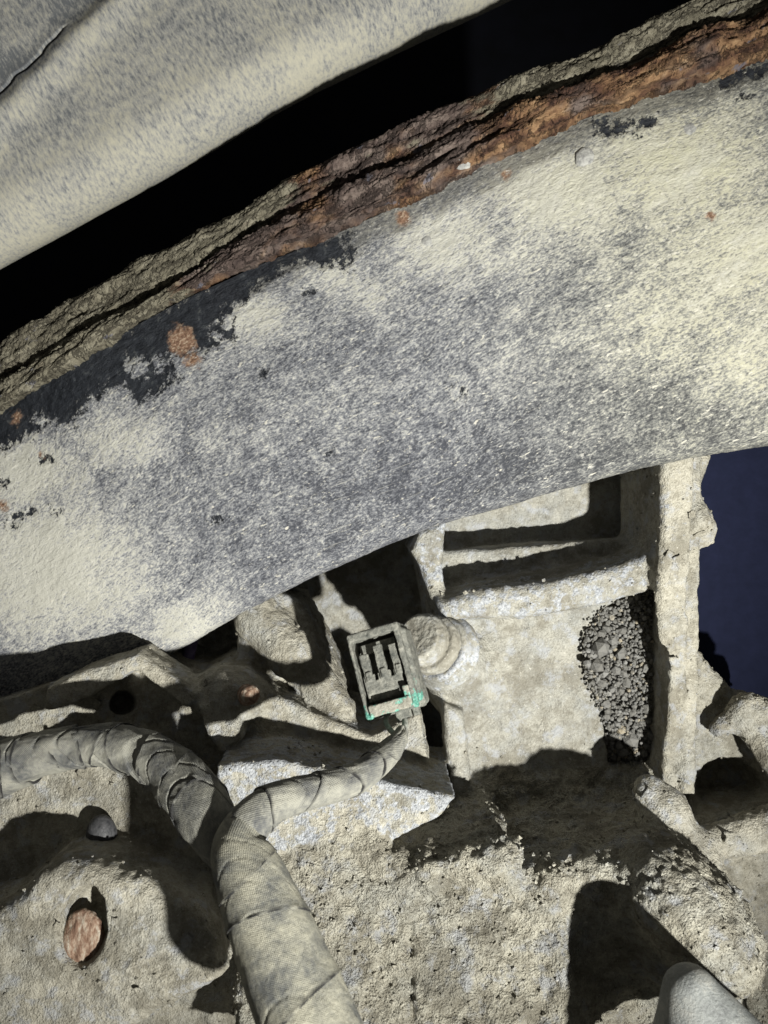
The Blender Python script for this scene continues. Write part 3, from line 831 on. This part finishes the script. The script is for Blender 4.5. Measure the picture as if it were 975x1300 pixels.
# curled flakes of dried mud
def build_flakes():
    r2 = np.random.default_rng(21)
    cand = np.nonzero(np.isin(CP, [PARTS.index(x) for x in ('muddy_lug', 'upright_rib', 'bolt_flange', 'bolt_lobe', 'right_lobe', 'side_flange', 'plug_face')]) & (CN[:, 2] < -0.5))[0]
    for i in r2.choice(cand, 46, replace=False):
        p, nn = CV[i], CN[i]
        t = np.cross(nn, r2.normal(size=3)); t /= np.linalg.norm(t); b = np.cross(nn, t)
        R0 = r2.uniform(1.6, 4.2); g = np.linspace(-1, 1, 7)
        X, Y = np.meshgrid(g, g, indexing='ij'); X, Y = X.ravel(), Y.ravel()
        jag = 1 + 0.35 * fbm(np.stack([X, Y, 0 * X + i], -1), 0.8, 2, 5)
        x, y = X * R0 * jag, Y * R0 * 0.65 * jag
        h = 0.35 + 0.55 * R0 * np.clip(X + 0.3, 0, None) ** 2 * r2.uniform(0.2, 0.8)
        top = p + x[:, None] * t + y[:, None] * b + h[:, None] * nn
        bot = top - nn * 0.5
        f = gridfaces(7, 7); rim = list(range(0, 7)) + [7 * k + 6 for k in range(1, 7)] + [42 + k for k in range(5, -1, -1)] + [7 * k for k in range(5, 0, -1)]
        side = [(rim[k], rim[k - 1], rim[k - 1] + 49, rim[k] + 49) for k in range(len(rim))]
        make('mud_flake', np.vstack([top, bot]), np.vstack([f, f[:, ::-1] + 49, np.array(side)]), M['mud'], casting, attrs={'bare': np.full(98, -0.3)})
build_flakes()

# bolts of the casting
m = Mat('rusty_bolt', 0.85, 0.25)
m.color(m.ramp(m.noise(3.2, 8, 0.72, vec=m.scale(m.co, (1.3, 0.4, 1))), [(0.3, (0.06, 0.035, 0.027)), (0.44, (0.17, 0.10, 0.068)), (0.54, (0.29, 0.21, 0.155)), (0.66, (0.44, 0.40, 0.33))]))
m.bump(m.noise(2.0, 6, 0.7), 1.0)
M['rustbolt'] = m.m
m = Mat('dark_plug', 0.55, 0.35)
m.color(m.ramp(m.noise(2.5, 6, 0.6), [(0.35, (0.028, 0.029, 0.032)), (0.65, (0.07, 0.07, 0.074))])); m.bump(m.noise(1.5, 4), 0.3)
M['plug'] = m.m
bd = lambda s: (lambda v: 0.7 * fbm(v, 5, 3, s) + 0.35 * fbm(v, 1.6, 2, s + 1))
small('bolt', [ell(U(106, 1196, 376), 10.8, 16.0, 5.0, -0.12)], M['rustbolt'], casting, 0.6, disp=lambda v: 1.3 * fbm(v * np.array([1.2, .5, 1]), 6, 3, 3) + 0.4 * fbm(v, 1.8, 2, 4),
      )['label'] = 'rusty bolt end in the socket of the big lobe'
small('bolt', [cone(U(317, 882, 424), U(308, 884, 450), 5.2, 6.4)], M['rustbolt'], casting, 0.5, disp=bd(5))['label'] = 'small rusty stud on the rounded hump'
small('plug', [ell(U(129, 1061, 408), 7.8, 10.8, 7, 0.1)], M['plug'], casting, 0.5, disp=lambda v: 0.25 * fbm(v, 5, 2, 9))['label'] = 'smooth dark oval plug'

# ------------------------------------------------------------------ packed gravel in the pocket
def build_gravel():
    root = empty('packed_gravel', U(785, 960, 500), 'dark grey gravel packed in the narrow pocket beside the upright rib', 'gravel')
    poly = [(738, 812), (764, 776), (812, 746), (832, 756), (832, 1000), (800, 990), (774, 975), (764, 905), (742, 858)]
    m = Mat('gravel_stone', 0.75, 0.3)
    m.color(m.mix(m.math('MULTIPLY', m.noise(2.2, 6, 0.7), 0.9), m.attr('tone', 'Color') if False else m.ramp(m.attr('tone'), [(0.0, (0.035, 0.037, 0.042)), (0.55, (0.10, 0.103, 0.11)), (0.85, (0.19, 0.195, 0.20)), (1.0, (0.34, 0.28, 0.18))]), (0.24, 0.23, 0.20)))
    m.bump(m.noise(1.1, 5, 0.6), 0.6)
    ph = (1 + 5 ** .5) / 2
    ico = np.array([(-1, ph, 0), (1, ph, 0), (-1, -ph, 0), (1, -ph, 0), (0, -1, ph), (0, 1, ph), (0, -1, -ph), (0, 1, -ph), (ph, 0, -1), (ph, 0, 1), (-ph, 0, -1), (-ph, 0, 1)], float)
    ico /= np.linalg.norm(ico[0])
    tri = np.array([(0, 11, 5), (0, 5, 1), (0, 1, 7), (0, 7, 10), (0, 10, 11), (1, 5, 9), (5, 11, 4), (11, 10, 2), (10, 7, 6), (7, 1, 8), (3, 9, 4), (3, 4, 2), (3, 2, 6), (3, 6, 8), (3, 8, 9), (4, 9, 5), (2, 4, 11), (6, 2, 10), (8, 6, 7), (9, 8, 1)])
    def stone(c, r, r2):
        s = ico * (1 + 0.28 * (r2.random(12)[:, None] - 0.5)) * np.array([1, r2.uniform(.65, 1), r2.uniform(.55, .95)]) * r
        q = r2.normal(size=4); q /= np.linalg.norm(q)
        from mathutils import Quaternion
        R = np.array(Quaternion(q).to_matrix())
        return s @ R.T + c
    placed = []
    P = np.array(poly, float)
    def inside(x, y): return polysdf(np.array([x]), np.array([y]), poly)[0]
    def surf(x, y): return 470 - 6 * sstep(800, 745, x) + 12 * sstep(900, 985, y)
    big = [(763, 822, 6.2), (757, 845, 4.6), (778, 812, 3.4), (790, 800, 3.2), (770, 798, 3.0), (788, 830, 4.2), (802, 905, 3.0), (800, 940, 5.0), (790, 955, 3.6), (778, 960, 3.2), (764, 868, 3.0), (782, 868, 3.3)]
    cand = big + [(rng.uniform(742, 834), rng.uniform(745, 1005), 1.2 + 2.6 * rng.random() ** 3.0) for _ in range(3200)]
    smallv = []; smallt = []; smalla = []; nv = 0
    cnt = 0
    for x, y, r in cand:
        if inside(x, y) > -5: continue
        z = surf(x, y) - rng.uniform(0, 3)
        c = U(x, y, z)
        if any((c[0] - q[0]) ** 2 + (c[1] - q[1]) ** 2 < (0.72 * (r + q[3])) ** 2 for q in placed): continue
        placed.append((*c, r))
    for x, y, z, r in placed:
        vs = stone(np.array([x, y, z]), r * 1.12, rng); tone = rng.random() ** 1.3
        cnt += 1
        make('stone', vs, None, m.m, root, tris=tri, smooth=False, attrs={'tone': np.full(12, tone)}, at=(x, y, z))
    for _ in range(2600):
        x, y = rng.uniform(740, 836), rng.uniform(742, 1008)
        if inside(x, y) > 7 * rng.random() ** 3: continue
        c = U(x, y, surf(x, y) + rng.uniform(-2.5, 3)); r = rng.uniform(0.5, 1.5)
        smallv.append(stone(c, r, rng)); smallt.append(tri + nv); smalla.append(np.full(12, rng.random())); nv += 12
    o = make('fine_gravel', np.vstack(smallv), None, m.m, root, tris=np.vstack(smallt), smooth=False, attrs={'tone': np.concatenate(smalla)})
    o['kind'] = 'stuff'
    print('stones', cnt)
build_gravel()

# ------------------------------------------------------------------ sensor with its broken connector
def build_sensor():
    root = empty('speed_sensor', U(588, 850, 475), 'dusty sensor with a broken open connector shell plugged into the casing', 'sensor')
    def plas(name, base, dust, g0, g1):
        m = Mat(name, 0.75, 0.3)
        n1 = m.noise(5, 8, 0.7); n2 = m.noise(1.2, 5, 0.7)
        c = m.ramp(m.math('ADD', m.math('MULTIPLY', n1, .7), m.math('MULTIPLY', n2, .3)), [(0.33, base), (0.52, tuple((x + y) / 2 for x, y in zip(base, dust))), (0.66, dust)])
        gm = m.step(m.math('ADD', m.attr('green'), m.math('MULTIPLY', m.math('SUBTRACT', m.noise(4.5, 8, 0.7), 0.5), 2.4)), 0.40, 0.62)
        gc = m.ramp(m.noise(1.3, 5, 0.7), [(0.35, g0), (0.55, g1), (0.68, (0.42, 0.50, 0.46))])
        m.color(m.mix(gm, c, gc)); m.bump(m.math('ADD', n1, m.math('MULTIPLY', n2, .5)), 0.8)
        return m.m
    shellm = plas('dusty_plastic', (0.05, 0.055, 0.052), (0.30, 0.295, 0.255), (0.03, 0.13, 0.10), (0.13, 0.34, 0.27))
    tongm = plas('corroded_tongue', (0.16, 0.15, 0.12), (0.36, 0.35, 0.30), (0.04, 0.17, 0.13), (0.16, 0.40, 0.32))
    # local frame of the connector
    X = U(523, 788, 396) - U(451, 809, 400); X /= np.linalg.norm(X)
    Yv = U(451, 809, 400) - U(448, 910, 392); Yv -= X * (X @ Yv); Yv /= np.linalg.norm(Yv)
    Zv = np.array([0.62, -0.30, 0.74]); Zv -= X * (X @ Zv); Zv -= Yv * (Yv @ Zv); Zv /= np.linalg.norm(Zv)
    c0 = (U(451, 809, 398) + U(523, 788, 398) + U(519, 908, 398) + U(448, 910, 398)) / 4     # centre of the front
    Q = lambda x, y, z: c0 + X * x + Yv * y + Zv * z
    ax = np.stack([X, Yv, Zv])
    def bx(x, y, z, hx, hy, hz, r=0.5): return obox(Q(x, y, z), ax, (hx, hy, hz), r)
    gr = lambda v: {'green': 0.5 * sstep(-8, -21, (v - c0) @ Yv) + 0.25 * sstep(9, 14, (v - c0) @ X) * sstep(10, -12, (v - c0) @ Yv) - 0.5 * sstep(5, 12, (v - c0) @ Zv) + 0.22 * sstep(-11, -13.5, (v - c0) @ X)}
    dsp = lambda v: 0.35 * fbm(v, 6, 3, 4) + 0.22 * fbm(v, 1.6, 2, 5)
    # shell: box open to the front, slightly ragged at the foot
    small('connector_shell', [bx(0, 1, 14, 14, 22, 14, 1.2), bx(12.5, 0, 15, 3.6, 20, 11, 2)], shellm, root, 0.5,
          cuts=[bx(-0.6, 0.3, 9, 11.6, 18.6, 10.5, 0.6), bx(-1.0, -22, 8, 9.5, 5, 9, 0.6), cone(Q(9, -24, 3), Q(16, -20, 8), 2.5, 3.5)], disp=dsp, attrs=gr)
    # three contact fingers on one comb plate
    small('contact_plate', [bx(-0.8, -6.0, 5.0, 10.4, 7.0, 1.4, 0.5), bx(-0.8, 14, 13, 10, 3, 2, 0.5)], shellm, root, 0.4, cuts=[bx(-2.0, -11.0, 3.8, 7.6, 2.0, 1.6, 0.4), bx(-4.2, 0.5, 5, 0.8, 3, 3, 0.2), bx(4.2, 0.5, 5, 0.8, 3, 3, 0.2)], disp=dsp, attrs=lambda v: {'green': np.full(len(v), -0.5)})
    for x, top in ((-8.0, 11.5), (0.0, 14.5), (8.0, 13.0)):
        small('contact', [bx(x, (top - 3) / 2, 4.2, 2.3, (top + 3) / 2, 1.5, 0.5), bx(x + 0.3, 0.0, 3.2, 1.5, 2.4, 1.4, 0.6)], shellm, root, 0.4, disp=dsp, attrs=lambda v: {'green': np.full(len(v), -0.15)})
    small('broken_tongue', [bx(-0.5, -17.2, 3.4, 10.8, 2.9, 4.2, 0.5), bx(9.5, -14.0, 4, 1.6, 5, 4, 0.5)], tongm, root, 0.4, cuts=[cone(Q(2, -21.5, 0), Q(6, -20.5, 6), 2.0, 2.4), cone(Q(-4, -21.5, 0), Q(-3, -20.5, 6), 1.0, 1.4)], disp=dsp, attrs=lambda v: {'green': np.full(len(v), 0.42)})
    small('shell_shard', [bx(5.0, -22.0, 7, 3.2, 2.4, 2.0, 0.5), bx(10.5, -21.0, 9, 1.7, 3.6, 3, 0.6), bx(1.5, -22.6, 6, 1.2, 2.6, 1.2, 0.4)], shellm, root, 0.4, disp=dsp, attrs=lambda v: {'green': np.full(len(v), 0.05)})
    # round body behind
    axis = U(588, 852, 470) - U(520, 812, 424); axis /= np.linalg.norm(axis)
    b = U(530, 808, 428)
    small('sensor_body', [rod(b, b + axis * 20, 12.5, 12.5, 1), rod(b + axis * 2, b + axis * 10, 14.2, 14.8, 1.6), rod(b + axis * 11.5, b + axis * 20, 16.4, 16.8, 2.2)], M['fine'], root, 0.6, k=0.8, disp=lambda v: 0.9 * fbm(v, 8, 3, 14) + 0.3 * fbm(v, 1.8, 2, 15), attrs=lambda v: {'bare': np.full(len(v), -0.05)})
    small('mounting_ring', [rod(b + axis * 20, b + axis * 27, 18.6, 19.4, 1.6), rod(b + axis * 26, b + axis * 32, 20.5, 22.5, 1.5)], M['fine'], root, 0.7, disp=lambda v: 0.4 * fbm(v, 5, 3, 16), attrs=lambda v: {'bare': np.full(len(v), 0.45)})
    return c0, Q
SC0, SQ = build_sensor()

# ------------------------------------------------------------------ taped wiring harness
def fabric(name, pale, dark):
    m = Mat(name, 0.95, 0.08)
    sep = m.new('ShaderNodeSeparateXYZ'); m.put(sep.inputs[0], m.co)
    u, w = sep.outputs[0], sep.outputs[1]
    wu = m.math('SINE', m.math('MULTIPLY', u, 2 * math.pi / 1.0)); ww = m.math('SINE', m.math('MULTIPLY', w, 2 * math.pi / 1.0))
    wv = m.math('MULTIPLY', wu, ww)
    n1 = m.noise(16, 6, 0.6); n2 = m.noise(2.4, 6, 0.7)
    f = m.math('ADD', m.math('MULTIPLY', n1, 0.7), m.math('MULTIPLY', n2, 0.3))
    c = m.ramp(f, [(0.38, dark), (0.48, tuple((a + b) / 2 for a, b in zip(pale, dark))), (0.58, pale)])
    c = m.mix(m.math('MULTIPLY', m.step(wv, 0.2, -0.9), 0.11), c, (0.06, 0.06, 0.058))
    c = m.mix(m.math('MULTIPLY', m.attr('edge'), 1.0, True), c, (0.03, 0.03, 0.03))
    m.color(c)
    m.bump(m.math('ADD', m.math('MULTIPLY', wv, 0.18), m.math('MULTIPLY', n2, 1.2)), 0.6, 1.0)
    return m.m
def build_harness():
    root = empty('wiring_harness', U(295, 1085, 335), 'grey cloth taped wiring harness forking towards the broken connector', 'wiring harness')
    fa = fabric('cloth_tape', (0.43, 0.415, 0.335), (0.15, 0.155, 0.15))
    fb = fabric('cloth_tape_grey', (0.29, 0.285, 0.245), (0.10, 0.103, 0.105))
    def run(pts, cuts, mat, seed, fold, ends=(True, True)):
        P = [(*U(x, y, z), r) for x, y, z, r in pts]
        C, s = spline(P, 420)
        t, n, b = frames(C[:, :3])
        L = s[-1]
        bounds = [0.0] + list(cuts) + [1.0]
        phis = [random.uniform(0, 6.28) for _ in bounds]; tl = [0.0 if k in (0, len(bounds) - 1) else random.uniform(4.0, 7.5) for k in range(len(bounds))]
        for k in range(len(bounds) - 1):
            s0, s1 = bounds[k] * L, bounds[k + 1] * L
            over = 3.0 if k else 0.0
            mR = 128; nS = max(24, int((s1 - s0) / 0.55))
            ang = np.linspace(0, 2 * math.pi, mR, endpoint=False)
            tt = np.linspace(0, 1, nS)
            lo = s0 - over + tl[k] * np.cos(ang - phis[k]); hi = s1 + tl[k + 1] * np.cos(ang - phis[k + 1])
            SS = lo[None] + (hi - lo)[None] * tt[:, None]
            Sc = np.clip(SS, 0, L)
            ip = lambda a: np.stack([np.interp(Sc, s, a[:, j]) for j in range(a.shape[1])], -1)
            c3 = ip(C[:, :3]); rr = np.interp(Sc, s, C[:, 3]); nn = ip(n); bb = ip(b)
            dirn = -nn * np.cos(ang)[None, :, None] - bb * np.sin(ang)[None, :, None]
            # lifted starting edge of each wrap, with a turned-in lip
            q = (SS - lo[None])
            lift = (0.7 * np.exp(-q / 4.0) + 0.12) if k else 0 * q
            lip = np.where(tt[:, None] < 0.5 / nS, -1.0, 0.0) if k else 0 * q
            pp = np.stack([SS, rr * ang[None], 0 * SS], -1).reshape(-1, 3)
            cyl = np.stack([SS * 0.35 + 3.0 * np.cos(ang * 2 + seed)[None], 6 * np.cos(ang)[None] + 0 * SS, 6 * np.sin(ang)[None] + 0 * SS], -1).reshape(-1, 3)
            wr = fold * (0.9 * fbm(cyl, 4.5, 3, seed + k) + 0.5 * (ridged(cyl + 40, 5.5, 2, seed + 7) - 0.75)).reshape(SS.shape)
            spi = np.stack([SS * 0.55 + rr * np.cos(ang)[None] * 0.9, 0.8 * np.cos(ang)[None] + 0 * SS, 0.8 * np.sin(ang)[None] + 0 * SS], -1).reshape(-1, 3)
            wr = wr - fold * 0.9 * sstep(0.86, 0.99, ridged(spi, 6.5, 1, seed + 50 + k)).reshape(SS.shape)
            ec = np.stack([SS * 0.25, np.cos(ang)[None] * 4 + 0 * SS, np.sin(ang)[None] * 4 + 0 * SS], -1).reshape(-1, 3)
            R = rr * (1 + 0.045 * fbm(ec, 6, 2, seed + 30).reshape(SS.shape)) + lift + lip + wr
            v = (c3 + dirn * R[..., None]).reshape(-1, 3)
            co = pp
            edge = (np.exp(-(q / 1.2) ** 2) * 1.3 * (0.8 + 0.7 * fbm(pp, 3, 2, 4).reshape(q.shape)) if k else 0 * q)
            f = gridfaces(nS, mR, True)
            make('tape_wrap', v, f, mat, root, co=co, attrs={'edge': edge.ravel()})
    # trunk: from the bottom of the picture up to the fork
    run([(425, 1390, 280, 18.5), (392, 1300, 295, 17.8), (352, 1200, 312, 16.6), (322, 1125, 326, 14.8), (304, 1082, 335, 12.4), (308, 1052, 342, 9.4), (318, 1036, 347, 7.0)],
        [0.28, 0.58, 0.76], fa, 3, 0.4)
    # branch to the left
    run([(308, 1120, 340, 6.5), (290, 1085, 345, 9.0), (270, 1050, 352, 11.7), (245, 1010, 366, 13.4), (208, 972, 382, 12.2), (160, 950, 392, 10.6), (110, 947, 396, 10.0), (55, 957, 397, 11.4), (0, 977, 396, 13.4), (-60, 1005, 392, 13.4)],
        [0.22, 0.34, 0.45, 0.53, 0.60, 0.66, 0.73, 0.80, 0.88], fb, 13, 1.3)
    # branch to the connector
    run([(302, 1092, 338, 9.0), (309, 1056, 342, 10.3), (345, 1020, 348, 8.6), (400, 1003, 354, 7.4), (450, 988, 362, 6.8), (485, 963, 374, 6.0), (505, 941, 384, 4.6), (512, 926, 390, 2.8)],
        [0.24, 0.44, 0.60, 0.74, 0.87], fb, 23, 0.7)
    m = Mat('thin_wire', 0.6, 0.3)
    m.color(m.ramp(m.noise(2, 5), [(0.35, (0.16, 0.17, 0.15)), (0.65, (0.36, 0.37, 0.33))])); m.bump(m.noise(1, 3), 0.2)
    for pts, r in (([U(512, 935, 388), U(514, 918, 396), U(513, 905, 402), SQ(8, -16, 10)], 1.5), ([U(508, 938, 388), U(494, 925, 398), U(490, 912, 404), SQ(-1, -17, 12)], 1.4)):
        C, s = spline(pts, 40); t, n, b = frames(C)
        ang = np.linspace(0, 2 * math.pi, 14, endpoint=False)
        v = C[:, None] + r * (n[:, None] * np.cos(ang)[None, :, None] + b[:, None] * np.sin(ang)[None, :, None])
        make('wire', v.reshape(-1, 3), gridfaces(40, 14, True), m.m, root)
build_harness()

# ------------------------------------------------------------------ grey tapered boot, lower right
m = Mat('grey_rubber', 0.6, 0.3)
n1 = m.noise(12, 7, 0.65); n2 = m.noise(1.1, 4, 0.7)
m.color(m.ramp(m.math('ADD', m.math('MULTIPLY', n1, .7), m.math('MULTIPLY', n2, .3)), [(0.38, (0.11, 0.115, 0.115)), (0.52, (0.20, 0.21, 0.205)), (0.64, (0.28, 0.28, 0.26))]))
m.bump(m.math('ADD', n2, n1), 0.6)
o = small('rubber_boot', [rod(U(866, 1228, 322), U(922, 1400, 320), 6.5, 38, 5.0)], m.m, None, 0.7, disp=lambda v: 0.4 * fbm(v, 14, 2, 2), at=U(925, 1400, 300))
tag(o, 'smooth pale grey tapered rubber boot in the lower right corner', 'boot')

# thin purple pipe seen behind the rail
m = Mat('violet_pipe', 0.5, 0.4); m.color(m.ramp(m.noise(6, 4), [(0.4, (0.09, 0.07, 0.16)), (0.7, (0.2, 0.17, 0.3))]))
C, s = spline([U(262, 740, 500), U(246, 800, 500), U(236, 850, 500), U(228, 910, 500)], 40); t, n, b = frames(C)
ang = np.linspace(0, 2 * math.pi, 20, endpoint=False)
v = C[:, None] + 4.2 * (n[:, None] * np.cos(ang)[None, :, None] + b[:, None] * np.sin(ang)[None, :, None])
tag(make('pipe', v.reshape(-1, 3), gridfaces(40, 20, True), m.m), 'thin violet pipe glimpsed between the rail and the bolt flange', 'pipe')
